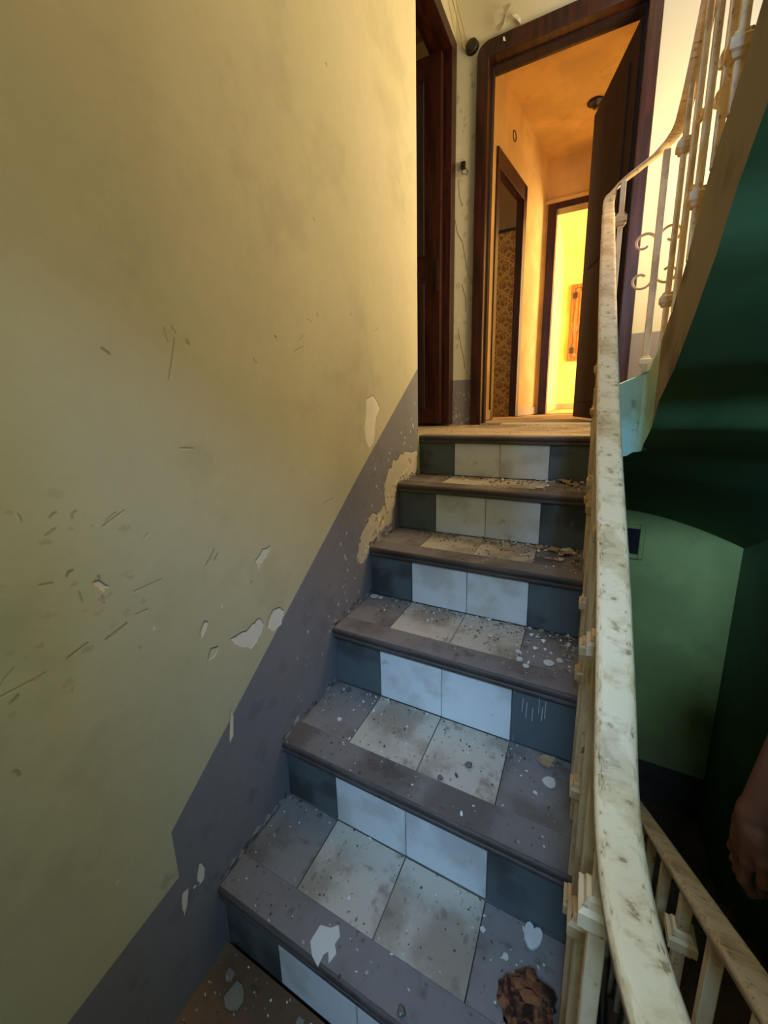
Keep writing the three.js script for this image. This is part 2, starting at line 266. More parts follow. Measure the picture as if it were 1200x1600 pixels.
  const w2 = struct(group('window_2'));
  mesh('pane', box(XR + .04, XR + .05, .76, 1.48, -.54, .04), pane(0xffd9a0, 1.5), w2);
  mesh('window_frame', mergeGeometries([box(XR + .02, XR + .1, .72, 1.52, -.58, -.54), box(XR + .02, XR + .1, .72, 1.52, .04, .08), box(XR + .02, XR + .1, .72, .76, -.54, .04), box(XR + .02, XR + .1, 1.48, 1.52, -.54, .04)]), M.door, w2);
}

// ---------------------------------------------------------------- main flight
function dripped() {                                                 // limewash drips run down one dark riser tile
  const cv = document.createElement('canvas'); cv.width = cv.height = 512; const c = cv.getContext('2d'); c.fillStyle = '#5a6462'; c.fillRect(0, 0, 512, 512); c.lineCap = 'round';
  for (const [x, y, l] of [[.60, .03, .02], [.615, .06, .045], [.635, .05, .05], [.655, .11, .04], [.665, .12, .045], [.68, .13, .04], [.695, .09, .05], [.703, .12, .04], [.71, .1, .05]]) { c.strokeStyle = 'rgba(214,212,200,.8)'; c.lineWidth = rr(3, 6); c.beginPath(); c.moveTo((x - .561) / .181 * 512, y / .181 * 512); c.lineTo((x - .561) / .181 * 512 - 3, (y + l) / .181 * 512); c.stroke(); }
  const t = new THREE.CanvasTexture(cv); t.colorSpace = THREE.SRGBColorSpace; t.wrapS = t.wrapT = THREE.RepeatWrapping; t.repeat.set(1 / .181 / 2.3, 1 / .181 / 2.3); return new THREE.MeshStandardMaterial({ map: t, bumpMap: T.tileB, bumpScale: .0004, roughness: .55 });
}
const nosingProfile = (() => {                                       // in (z, y), front at z = 0, top at y = 0
  const s = new THREE.Shape(); s.moveTo(-.084, 0); s.lineTo(-.008, 0); s.quadraticCurveTo(0, -.001, 0, -.009); s.quadraticCurveTo(0, -.0165, -.005, -.0175);
  s.lineTo(-.005, -.0205); s.quadraticCurveTo(-.001, -.022, -.001, -.027); s.quadraticCurveTo(-.001, -.033, -.007, -.0335); s.lineTo(-.03, -.0335); s.lineTo(-.03, -.022); s.lineTo(-.084, -.022); s.closePath(); return s;
})();
function nosing(x0, x1, y, z, parent, name = 'nosing', m = M.nosing) {
  const g = new THREE.ExtrudeGeometry(nosingProfile, { depth: x1 - x0, bevelEnabled: false, curveSegments: 5 });
  // shape x -> world z, shape y -> world y, extrude -> world -x
  g.rotateY(-Math.PI / 2); g.translate(x1, 0, 0);
  const p = g.attributes.position; for (let i = 0; i < p.count; i++) p.setXYZ(i, p.getX(i), p.getY(i) + y, p.getZ(i) + z);
  g.computeVertexNormals(); uvR(g, 2); return mesh(name, g, m, parent);
}
{
  const st = tag(group('staircase'), 'straight flight of six steps with pale and dark tiled risers beside the peeling wall', 'stairs');
  for (let k = 0; k < 6; k++) {
    const zb = k ? RZ[k - 1] - .05 : -.06, body = mesh('step', uvBox(box(0, SW, Y[k + 1] - .12, Y[k] - (k ? .014 : .02), zb, RZ[k] - .012)), M.cement, st);
    const w = [M.greyTile, M.whiteTile, M.whiteTile, M.greyTile];
    for (let j = 0; j < 4; j++) {
      mesh('riser_tile', uvR(rbox(XT[j] + .0008, XT[j + 1] - .0008, Y[k + 1] + .0015, Y[k] - .03, RZ[k] - .0125, RZ[k] + rr(-.0006, .0006), .0015), 2.3), w[j], body);
      if (k === 3 && j === 3) body.children[body.children.length - 1].material = dripped();
      if (k) mesh('tread_tile', uvR(rbox(XT[j] + .0008, XT[j + 1] - .0008, Y[k] - .0145, Y[k] - .001 + rr(-.0005, .0005), RZ[k - 1] + .001, NZ[k] - .0848, .0012), 2.3), (j === 0 || j === 3) ? M.treadDark : M.treadPale, body);
    }
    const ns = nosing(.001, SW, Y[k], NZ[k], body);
    mesh('pale_top', uvR(rbox(.0015, SW - .0005, Y[k] - .004, Y[k] + .0006, NZ[k] - .0838, NZ[k] - .0075, .0005), 2), M.nosingTop, ns);  // paler strip along the top of the darker nosing
    if (!k) mesh('tread_slab', uvR(rbox(0, SW, Y[0] - .03, Y[0] - .001, -.075, NZ[0] - .0848 + .0005, .001), 1.5), M.landing, body);
  }
  // painted string on the open side
  const s = new THREE.Shape(); const pts = [];
  for (let k = 0; k < 6; k++) { pts.push([k ? RZ[k - 1] : -.06, Y[k] - .012], [RZ[k] - .002, Y[k] - .012]); }
  pts.push([RZ[5], -1.27], [1.2, -1.27], [-.06, -.3]);
  pts.forEach((p, i) => (i ? s.lineTo(...p) : s.moveTo(...p)));
  const g = new THREE.ExtrudeGeometry(s, { depth: .014, bevelEnabled: false }); g.rotateY(-Math.PI / 2); g.translate(SW + .0145, 0, 0);
  mesh('string', uvBox(g), M.mint, st);
}

// ---------------------------------------------------------------- upper flight: string, steps and vaulted soffit
const topY = z => { const P = [[-.4, .2], [.025, .235], [.223, .298], [.396, .38], [.513, .46], [.638, .577], [.794, .65], [.86, .69], [1.75, 1.36]]; for (let i = 1; i < P.length; i++) if (z <= P[i][0]) { const [a, b] = [P[i - 1], P[i]]; return a[1] + (b[1] - a[1]) * (z - a[0]) / (b[0] - a[0]); } return 1.36; };
const botY = z => { const P = [[-.95, -.52], [-.6, -.36], [-.2, -.17], [.0, -.06], [.039, -.045], [.1, -.02], [.24, .042], [.322, .123], [.514, .203], [.676, .303], [.789, .378], [.859, .446], [.958, .508], [1.75, 1.1]]; for (let i = 1; i < P.length; i++) if (z <= P[i][0]) { const [a, b] = [P[i - 1], P[i]]; return a[1] + (b[1] - a[1]) * (z - a[0]) / (b[0] - a[0]); } return 1.1; };
{
  const up = tag(group('staircase'), 'upper flight rising to the right, with dark green vaulted underside', 'stairs');
  // the string: a band 6 cm thick round the end of the well and up the flight
  const path = []; for (let i = 0; i <= 6; i++) path.push([.70 + i * .021, 0]);
  for (let a = 1; a <= 6; a++) { const t = a / 6 * Math.PI / 2; path.push([.826 + .039 * Math.sin(t), .039 - .039 * Math.cos(t)]); }
  for (let i = 1; i <= 34; i++) path.push([.865, .039 + i * .05]);
  const inner = [], V = [], I = [], C = [];
  const n = path.length;
  for (let i = 0; i < n; i++) {
    const a = path[Math.max(0, i - 1)], b = path[Math.min(n - 1, i + 1)], dx = b[0] - a[0], dz = b[1] - a[1], L = Math.hypot(dx, dz);
    const ox = dz / L, oz = -dx / L;                                // away from the well
    let t, bo; const [x, z] = path[i];
    if (i <= 12) { const u = Math.min(1, (x - .70) / .165); t = .178 + .06 * u * u; bo = -.083 + .026 * sm(.65, 1, u); } else { t = topY(z); bo = i < 19 ? Math.max(botY(z), -.052) : botY(z); }
    t += rr(-.001, .001); bo += rr(-.002, .002);
    V.push([x, t - .004, z], [x + ox * .06, t, z + oz * .06], [x + ox * .06, bo + .035, z + oz * .06], [x, bo + .004, z]);
  }
  const pos = []; const quad = (a, b, c, d) => pos.push(...a, ...b, ...c, ...a, ...c, ...d);
  for (let i = 0; i < n - 1; i++) for (const k of (i < 16 ? [0, 1, 2, 3] : [0, 1, 3])) { const A = V[4 * i + k], B = V[4 * i + (k + 1) % 4], Cc = V[4 * i + 4 + (k + 1) % 4], D = V[4 * i + 4 + k]; quad(A, D, Cc, B); }
  const mk = (from, to) => { const off = i => (i <= 16 ? i * 72 : 16 * 72 + (i - 16) * 54), g = new THREE.BufferGeometry(); g.setAttribute('position', new THREE.Float32BufferAttribute(pos.slice(off(from), off(to)), 3)); g.computeVertexNormals(); return uvBox(g, 1.5); };
  mesh('string_end', mk(0, 16), M.mint, up);  // mint tint stands in for blue light on this end face
  mesh('string', mk(16, n - 1), mat(0x7d725a, T.grey, T.plasterB, .002, .85), up);
  // vaulted soffit: over the lower flight, and on under the landing
  const vault = (name, xa, xb, za, zb, nx, nz) => {
    const P = [], UV = [], ID = [];
    for (let j = 0; j <= nz; j++) for (let i = 0; i <= nx; i++) {
      const z = za + j / nz * (zb - za), x = xa + i / nx * (xb - xa), q = Math.max(0, (x - .865) / (XR - .865)), drop = .16 * Math.pow(q, 1.8) * (1 - sm(-.9, .6, z) * .9);
      P.push(x, Math.max(botY(z) + .001 - drop + .012 * Math.sin(q * 3.1) * sm(-.3, .4, z), -.7), z); UV.push(x, z);
      if (i < nx && j < nz) { const a = j * (nx + 1) + i; ID.push(a, a + 1, a + nx + 1, a + 1, a + nx + 2, a + nx + 1); }
    }
    const g = new THREE.BufferGeometry(); g.setAttribute('position', new THREE.Float32BufferAttribute(P, 3)); g.setAttribute('uv', new THREE.Float32BufferAttribute(UV, 2)); g.setIndex(ID); g.computeVertexNormals();
    return mesh(name, g, M.soffit, up);
  };
  vault('soffit', .8645, XR - .001, -.885, 1.75, 16, 96);
  vault('landing_soffit', .005, .866, -.885, .0, 4, 12);
  // steps (seen only from higher up)
  for (let k = 0; k < 6; k++) {
    const z0 = k ? .02 + .27 * k : -.12, y = Math.min(topY(z0) - .012, 1.2);
    const s = mesh('step', uvBox(box(.93, XR - .002, y - .04, y - .012, z0, z0 + .26)), M.cement, up);
    mesh('tread', uvR(rbox(.93, XR - .002, y - .012, y, z0 - .02, z0 + .26, .002), 2), M.treadDark, s);
  }
}

// ---------------------------------------------------------------- lower flight going down on the right
{
  const lo = tag(group('staircase'), 'dark lower flight descending on the right below the half-landing', 'stairs');
  for (let k = 0; k < 7; k++) {
    const z1 = 1.285 - .256 * k, z0 = z1 - .256, y = Y[6] - .183 * (k + 1);
    if (y < YF + .02) break;
    const s = mesh('step', uvBox(box(.85, XR - .002, y - .3, y - .014, z0, z1)), M.cement, lo);
    mesh('tread', uvR(rbox(.85, XR - .002, y - .014, y, z0 - .02, z1 - .001, .003), 2), M.floorDirt, s);
    mesh('riser', uvR(rbox(.852, XR - .002, y + .001, y + .165, z1 - .012, z1 + .002, .002), 2), M.greyTile, s);
  }
}

// ---------------------------------------------------------------- railings
function sweep(pts, w, h, lift = 0) {                                // flat bar with softened edges along points
  const c = new THREE.CatmullRomCurve3(pts.map(p => new THREE.Vector3(...p)), false, 'centripetal'), N = Math.max(40, pts.length * 10), P = [];
  const prof = [[-.5, -.5], [.5, -.5], [.5, .1], [.42, .4], [.28, .5], [-.28, .5], [-.42, .4], [-.5, .1]], K = prof.length, up = new THREE.Vector3(0, 1, 0);
  const pos = [], uv = [], id = []; let acc = 0, prev = null;
  for (let i = 0; i <= N; i++) {
    const p = c.getPointAt(i / N), t = c.getTangentAt(i / N), s = new THREE.Vector3().crossVectors(t, up).normalize(), n = new THREE.Vector3().crossVectors(s, t).normalize();
    if (prev) acc += p.distanceTo(prev); prev = p.clone();
    prof.forEach(([a, b], k) => { const q = p.clone().addScaledVector(s, a * w).addScaledVector(n, b * h + lift); pos.push(q.x, q.y, q.z); uv.push(acc * 4, k / K * (w * 2 + h * 2) * 4); });
  }
  for (let i = 0; i < N; i++) for (let k = 0; k < K; k++) { const a = i * K + k, b = i * K + (k + 1) % K; id.push(a, b, a + K, b, b + K, a + K); }
  for (const e of [0, N]) for (let k = 1; k < K - 1; k++) e ? id.push(e * K, e * K + k + 1, e * K + k) : id.push(0, k, k + 1);
  const g = new THREE.BufferGeometry(); g.setAttribute('position', new THREE.Float32BufferAttribute(pos, 3)); g.setAttribute('uv', new THREE.Float32BufferAttribute(uv, 2)); g.setIndex(id); g.computeVertexNormals(); return g;
}
const BW = .016;
function collarGeo() {                                               // square knuckle with a stepped profile
  const g = new THREE.LatheGeometry([[.011, -.021], [.017, -.019], [.02, -.012], [.026, -.008], [.026, .008], [.02, .012], [.017, .019], [.011, .021]].map(p => new THREE.Vector2(...p)), 4, Math.PI / 4);
  const f = g.toNonIndexed(); f.computeVertexNormals(); return uvR(f, 3);
}
const collars = [collarGeo(), collarGeo()];
function baluster(parent, x, z, y0, y1, collarAt, w = BW) {
  const b = mesh('baluster', uvR(rbox(x - w / 2, x + w / 2, y0, y1, z - w / 2, z + w / 2, .002), 3), M.iron, parent);
  for (const y of collarAt) { const k = mesh('collar', collars[(parent.children.length) % 2], M.iron, b); k.position.set(x, y, z); }
  return b;
}
function scroll(parent, o, dir, sx, sy, s = 1) {                     // C-scroll: flat bar leaving the baluster and curling in; dir = direction in plan
  const P = []; for (let i = 0; i <= 26; i++) { const t = i / 26, a = Math.PI * (1.0 - 1.75 * t), r = .021 * (1 - .55 * t) * s; P.push(new THREE.Vector3(o[0] + dir[0] * sx * (.024 * s + r * Math.cos(a) ), o[1] + sy * r * Math.sin(a), o[2] + dir[1] * sx * (.024 * s + r * Math.cos(a)))); }
  const g = new THREE.TubeGeometry(new THREE.CatmullRomCurve3(P), 40, .0042, 6); uvR(g, 3);
  return mesh('scroll', g, M.iron, parent);
}
const railY = z => .80 - .7445 * z;
{
  const r = tag(group('stair_railing'), 'cream iron railing with a wide chipped handrail along the main flight and its turn', 'railing');
  // handrail: up the flight, round the end of the well, up the next flight; at its foot it turns towards the lower flight
  mesh('handrail', sweep([[.866, -.30, 1.47], [.866, -.275, 1.545], [.848, -.262, 1.59], [.815, -.258, 1.603], [.78, -.252, 1.572], [.755, -.246, 1.510], [.744, -.242, 1.47], [.738, -.24, 1.42], [.735, -.225, 1.37], [.733, -.174, 1.308], [.729, -.083, 1.187], [.720, .06, .995], [.713, .24, .75], [.706, .43, .5], [.702, .59, .28], [.699, .735, .08]], .037, .012), M.railTop, r);
  mesh('handrail', sweep([[.699, .735, .08], [.698, .79, .035], [.706, .822, .014], [.737, .852, .008], [.78, .878, .008], [.825, .905, .012], [.855, .925, .035], [.868, .93, .09], [.87, .945, .16], [.87, .975, .24], [.87, 1.055, .365], [.87, 1.16, .5], [.87, 1.37, .78], [.87, 1.6, 1.1]], .034, .009), M.railTop, r);
  // balusters of the main flight
  let i = 0;
  for (let z = .09; z < 1.42; z += .118, i++) {
    const k = RZ.findIndex(q => q > z), x = .702 + .0155 * z, top = railY(z) - .006, bot = Y[Math.min(k < 0 ? 6 : k, 6)];
    baluster(r, x + .006, z, bot, top, [[top - .14, bot + .28], [bot + .42], [top - .1, bot + .2]][i % 3]);
  }
  baluster(r, .737, .02, .175, .845, [.728]);
  const S = baluster(r, .850, .018, .225, .905, [.26], .02);
  for (const [sx, y, sy] of [[-1, .645, 1], [1, .655, 1], [-1, .53, -1], [1, .54, -1]]) scroll(S, [.850, y, .018], [1, .12], sx, sy, 1.55);
  const railU = z => (z < .24 ? .975 - (.24 - z) * .4 : .975 + (z - .24) * .7);
  [[.215, [.42, .815], .8], [.37, [], 1], [.505, [.575], .8], [.645, [], 1], [.735, [.71], .9], [.87, [], 1]].forEach(([z, cs], j) => {
    const b = baluster(r, .87, z, topY(z) - .01, railU(z) - .003, cs, .0145);
    if (j === 1) for (const [y, q] of [[.79, 1], [.635, -1]]) scroll(b, [.87, y, z], [.2, .98], 1, q, .8);
    if (j === 3) for (const [y, q] of [[.76, 1], [.70, -1]]) scroll(b, [.87, y, z], [.2, .98], -1, q, .8);
  });
}
{
  const r = tag(group('stair_railing'), 'shadowed cream iron railing of the lower flight at the bottom right', 'railing');
  const ry = z => -.395 + .75 * (z - 1.365);
  mesh('handrail', sweep([[.872, ry(1.45) , 1.45], [.872, ry(1.365), 1.365], [.872, ry(1.0), 1.0], [.872, ry(.78), .78], [.872, ry(.3), .3], [.872, ry(-.2), -.2]], .037, .012), M.railTop, r);
  let i = 0;
  for (let z = 1.35; z > -.2; z -= .116, i++) { const top = ry(z) - .006, k = Math.floor((1.285 - z) / .256), bot = z > 1.285 ? Y[6] : Math.max(YF, Y[6] - .183 * (k + 1)); baluster(r, .872, z, bot, top, [[top - .1], [top - .3], []][(i + 1) % 3]); }
}

// ---------------------------------------------------------------- doorway to the hall: door_1
{
  const d = struct(group('door_1'));
  const s = new THREE.Shape(); s.moveTo(.007, -.005); s.lineTo(.007, 1.99); s.quadraticCurveTo(.007, 2.05, .07, 2.058); s.lineTo(.859, 2.06); s.lineTo(.859, -.005); s.lineTo(.806, -.005); s.lineTo(.806, 1.98); s.lineTo(.068, 1.98); s.lineTo(.068, -.005); s.closePath();
  const g = new THREE.ExtrudeGeometry(s, { depth: .15, bevelEnabled: true, bevelThickness: .004, bevelSize: .003, bevelSegments: 2 }); g.translate(0, 0, ZB - .13);
  mesh('door_frame', uvBox(g, 1.5), M.door, d);
  mesh('door_stop', uvBox(mergeGeometries([box(.066, .08, 0, 1.985, ZB - .1, ZB - .04), box(.794, .808, 0, 1.985, ZB - .1, ZB - .04), box(.08, .794, 1.968, 1.985, ZB - .1, ZB - .04)]), 1.5), M.doorDark, d);
  // leaf hung on the right jamb, opened into the hall
  const leaf = group('door_leaf', d); leaf.position.set(.80, 0, -.985); leaf.rotation.y = Math.atan2(.66, -.195);
  mesh('board', uvBox(rbox(0, .70, .012, 1.965, -.018, .018, .003), 1.5), M.doorDark, leaf);
  for (const [y0, y1] of [[.12, .82], [1.0, 1.85]]) for (const sd of [1, -1]) mesh('panel', uvR(rbox(.1, .6, y0, y1, sd > 0 ? .01 : -.026, sd > 0 ? .026 : -.01, .006, 2), 1.5), M.doorDark, leaf);
}
// left doorway of the landing: door_2, its leaf opened into the dark room
{
  const d = struct(group('door_2'));
  mesh('door_frame', uvBox(mergeGeometries([rbox(-.235, -.108, 0, 2.03, -.86, -.775, .003), rbox(-.235, -.108, 2.03, 2.10, -.86, .026, .003), rbox(-.235, -.112, 0, 2.03, -.045, .026, .003)]), 1.5), M.door, d);
  const leaf = group('door_leaf', d); leaf.position.set(-.15, 0, -.735);
  mesh('board', uvBox(rbox(-.68, 0, .012, 2.0, -.02, .02, .003), 1.5), M.door, leaf);
  for (const [y0, y1] of [[.1, .85], [1.0, 1.88]]) mesh('panel', uvR(rbox(-.58, -.1, y0, y1, .012, .028, .006, 2), 1.5), M.doorDark, leaf);
  mesh('latch_plate', uvBox(rbox(-.03, -.012, .8, .97, .018, .024, .001)), M.bakelite, leaf);
}

// ---------------------------------------------------------------- hall behind the doorway
{
  const A = new THREE.Vector2(-.08, -1.01), B = new THREE.Vector2(.187, -2.8), L = A.distanceTo(B), ang = Math.atan2(B.y - A.y, B.x - A.x), HC = 2.34;
  const inWall = g => { g.rotateY(-ang); g.translate(A.x, 0, A.y); return g; };   // local x along the wall, local z towards... the room on the left
  const s0 = .515, s1 = 1.13, top = 1.79;                             // opening of the papered room
  const sh = new THREE.Shape([[0, -.1], [L, -.1], [L, HC + .1], [0, HC + .1]].map(p => new THREE.Vector2(...p)));
  sh.holes.push(new THREE.Path([[s0, 0], [s0, top], [s1, top], [s1, 0]].map(p => new THREE.Vector2(...p))));
  const wg = new THREE.ExtrudeGeometry(sh, { depth: .04, bevelEnabled: false }); wg.translate(0, 0, -.04);
  struct(mesh('wall_hall_left', uvBox(inWall(wg)), M.hall));
  const d3 = struct(group('door_3'));
  const fr = mergeGeometries([rbox(s0 - .03, s0 + .03, 0, top + .02, -.045, .012, .003), rbox(s1 - .03, s1 + .05, 0, top + .09, -.045, .016, .003), rbox(s0 - .03, s1 + .05, top - .03, top + .09, -.045, .016, .003)]);
  mesh('door_frame', uvBox(inWall(fr), 1.5), M.door, d3);
  // far wall with the lit doorway
  const fs = new THREE.Shape([[-.2, -.1], [1.3, -.1], [1.3, HC + .1], [-.2, HC + .1]].map(p => new THREE.Vector2(...p)));
  fs.holes.push(new THREE.Path([[.29, 0], [.29, 1.92], [.95, 1.92], [.95, 0]].map(p => new THREE.Vector2(...p))));
  const fg = new THREE.ExtrudeGeometry(fs, { depth: .12, bevelEnabled: false }); fg.translate(0, 0, -2.92);
  struct(mesh('wall_hall_far', uvBox(fg), M.hall));
  const d4 = struct(group('door_4'));
  mesh('door_frame', uvBox(mergeGeometries([rbox(.215, .292, 0, 1.955, -2.93, -2.785, .003), rbox(.948, 1.02, 0, 1.955, -2.93, -2.785, .003), rbox(.292, .948, 1.9, 1.955, -2.93, -2.785, .003)]), 1.5), M.door, d4);
  struct(mesh('trim_1', uvBox(rbox(.1, 1.1, 1.957, 1.99, -2.8, -2.775, .006, 2)), M.hall));
  struct(mesh('wall_hall_right', uvBox(mergeGeometries([box(1.1, 1.2, -.1, .65, -2.8, -1.0), box(1.1, 1.2, 1.95, HC + .1, -2.8, -1.0), box(1.1, 1.2, .65, 1.95, -2.8, -2.45), box(1.1, 1.2, .65, 1.95, -1.75, -1.0)])), M.hall));
  const w3 = struct(group('window_3'));
  mesh('pane', box(1.14, 1.15, .65, 1.95, -2.45, -1.75), pane(0xffcf80, 1), w3);
  struct(mesh('ceiling_hall', uvBox(box(-.3, 1.2, HC, HC + .1, -2.92, -1.0)), M.hall));
  struct(mesh('floor', uvBox(box(-1.7, 1.2, -.1, -.0072, -2.92, -1.0)), M.landing));
  struct(mesh('baseboard_left', uvBox(inWall(mergeGeometries([rbox(0, s0 - .03, 0, .075, 0, .012, .002), rbox(s1 + .05, L, 0, .075, 0, .012, .002)]))), M.skirting));
  struct(mesh('baseboard_far', uvBox(rbox(.187, .215, 0, .075, -2.8, -2.788, .002)), M.skirting));
  // papered room
  const S = 512, cv = document.createElement('canvas'); cv.width = cv.height = S; const c = cv.getContext('2d');
  c.fillStyle = '#7a5a2a'; c.fillRect(0, 0, S, S); c.strokeStyle = '#b08a48'; c.fillStyle = '#a88244';
  c.lineCap = 'round';
  for (const [x, y] of [[0, 0], [512, 0], [256, 256], [0, 512], [512, 512]]) for (const m of [1, -1]) {
    const curve = (w, k) => { c.lineWidth = w; c.beginPath(); c.moveTo(x, y - 256 * k); c.bezierCurveTo(x + m * 60 * k, y - 170 * k, x + m * 256 * k, y - 130 * k, x + m * 200 * k, y); c.bezierCurveTo(x + m * 256 * k, y + 130 * k, x + m * 60 * k, y + 170 * k, x, y + 256 * k); c.stroke(); };
    curve(20, .98); curve(9, .76); curve(12, .4);
    for (const [dx, dy, rx, ry, an] of [[60, -110, 44, 18, -.9], [86, -40, 46, 17, -.3], [80, 60, 46, 18, .5], [40, 130, 40, 15, 1.1], [22, -30, 16, 50, .2], [130, -130, 26, 10, .9], [140, 120, 26, 10, -.9]]) { c.beginPath(); c.ellipse(x + m * dx, y + dy, rx, ry, m * an, 0, 7); c.fill(); }
    for (const [dx, dy, q] of [[150, -20, 26], [120, -90, 20], [118, 92, 20]]) { c.lineWidth = 8; c.beginPath(); c.arc(x + m * dx, y + dy, q, m > 0 ? 0 : Math.PI, (m > 0 ? 0 : Math.PI) + 4.6); c.stroke(); }
  }
  const wt = new THREE.CanvasTexture(cv); wt.colorSpace = THREE.SRGBColorSpace; wt.wrapS = wt.wrapT = THREE.RepeatWrapping;
  struct(mesh('wall_papered', uvBox(mergeGeometries([box(-1.6, .078, -.1, 1.6, -2.35, -2.25)]), 3.4), new THREE.MeshStandardMaterial({ map: wt, roughness: .9 })));
  struct(mesh('trim_2', uvBox(rbox(-1.6, .078, 1.6, 1.625, -2.35, -2.242, .004)), M.doorDark));
  struct(mesh('wall_side_room', uvBox(mergeGeometries([box(-1.6, .078, 1.625, HC + .1, -2.35, -2.25), box(-1.7, -1.6, -.1, .9, -2.35, -1.0), box(-1.7, -1.6, 1.7, HC + .1, -2.35, -1.0), box(-1.7, -1.6, .9, 1.7, -2.35, -2.0), box(-1.7, -1.6, .9, 1.7, -1.4, -1.0), box(-1.7, -.1, HC, HC + .1, -2.35, -1.0), box(-1.6, -.1, -.1, HC + .1, -1.2, -1.15)])), mat(0x8a6f48, T.plaster, T.plasterB, .002, .9)));
  const w5 = struct(group('added_window_5'));  // added window, there to light the wallpaper
  mesh('pane', box(-1.66, -1.65, .9, 1.7, -2.0, -1.4), pane(0xffd090, 1), w5);
  // far room
  struct(mesh('wall_far_left', uvBox(box(.05, .23, -.1, 2.5, -5.3, -2.92)), M.far));
  struct(mesh('wall_far_back', uvBox(box(.2, 2.5, -.1, 2.5, -5.4, -5.2)), M.far));
  struct(mesh('wall_far_right', uvBox(mergeGeometries([box(2.4, 2.5, -.1, .15, -5.3, -2.92), box(2.4, 2.5, 2.15, 2.5, -5.3, -2.92), box(2.4, 2.5, .15, 2.15, -5.3, -4.7), box(2.4, 2.5, .15, 2.15, -3.5, -2.92)])), M.far));
  struct(mesh('wall_far_near', uvBox(box(1.2, 2.5, -.1, 2.5, -3.0, -2.9)), M.far));
  struct(mesh('ceiling_far', uvBox(box(.1, 2.5, 2.2, 2.5, -5.4, -2.92)), M.far));
  struct(mesh('floor', uvBox(box(.1, 2.5, -.1, -.0072, -5.4, -2.92)), mat(0xd9b878, T.tread, T.tileB, .001, .6)));
  struct(mesh('baseboard_back', uvBox(rbox(.23, 2.4, 0, .08, -5.2, -5.188, .002)), M.skirting));
  struct(mesh('baseboard_side', uvBox(rbox(.23, .242, 0, .08, -5.19, -2.93, .002)), M.skirting));
  const w4 = struct(group('window_4'));
  mesh('pane', box(2.44, 2.45, .15, 2.15, -4.7, -3.5), pane(0xffe2a0, 1.5), w4);
  // closed wooden shutter on the far wall
  const w = tag(group('window_shutter'), 'closed orange-brown wooden shutter high on the bright yellow far wall', 'shutter');
  const X0 = .345, Ya = .71, Yb = 1.78, z = -5.2;
  mesh('frame', uvBox(mergeGeometries([rbox(X0, X0 + .05, Ya, Yb, z, z + .04, .004), rbox(1.05, 1.1, Ya, Yb, z, z + .04, .004), rbox(X0 + .05, 1.05, Ya, Ya + .05, z, z + .04, .004), rbox(X0 + .05, 1.05, Yb - .05, Yb, z, z + .04, .004)]), 1.5), M.shutter, w);
  for (const [a, b] of [[X0 + .055, .7], [.705, 1.045]]) {
    const l = mesh('leaf', uvR(rbox(a, b, Ya + .055, Yb - .055, z + .01, z + .035, .003), 1.5), M.shutter, w);
    for (const [p, q] of [[Ya + .1, Ya + .42], [Ya + .5, Yb - .1]]) mesh('panel', uvR(rbox(a + .06, b - .06, p, q, z + .03, z + .05, .008, 2), 1.5), M.shutter, l);
    for (const y of [Ya + .15, Yb - .15]) mesh('hinge', uvBox(rbox(a - .03, a + .03, y - .04, y + .04, z + .035, z + .048, .003)), M.black, l);
  }
  // ceiling rose, wall box
  const rg = new THREE.LatheGeometry([[0, 0], [.055, 0], [.06, -.008], [.045, -.02], [.02, -.028], [.018, -.045], [.012, -.05], [0, -.05]].map(p => new THREE.Vector2(...p)), 24);
  const rose = mesh('ceiling_rose', rg, M.bakelite); rose.position.set(.572, HC, -2.18); tag(rose, 'small dark round ceiling rose without a lamp in the orange hall', 'light fitting');
  const hb = new THREE.LatheGeometry([[0, -.004], [.028, -.004], [.03, .004], [.036, .006], [.038, 0], [.038, -.02]].map(p => new THREE.Vector2(...p)), 22); hb.rotateX(Math.PI / 2); hb.translate(.845, 2.1, 0);
  const hole = mesh('junction_box', inWall(hb), M.bakelite); tag(hole, 'open round box sunk in the orange wall above the papered doorway', 'junction box');
}

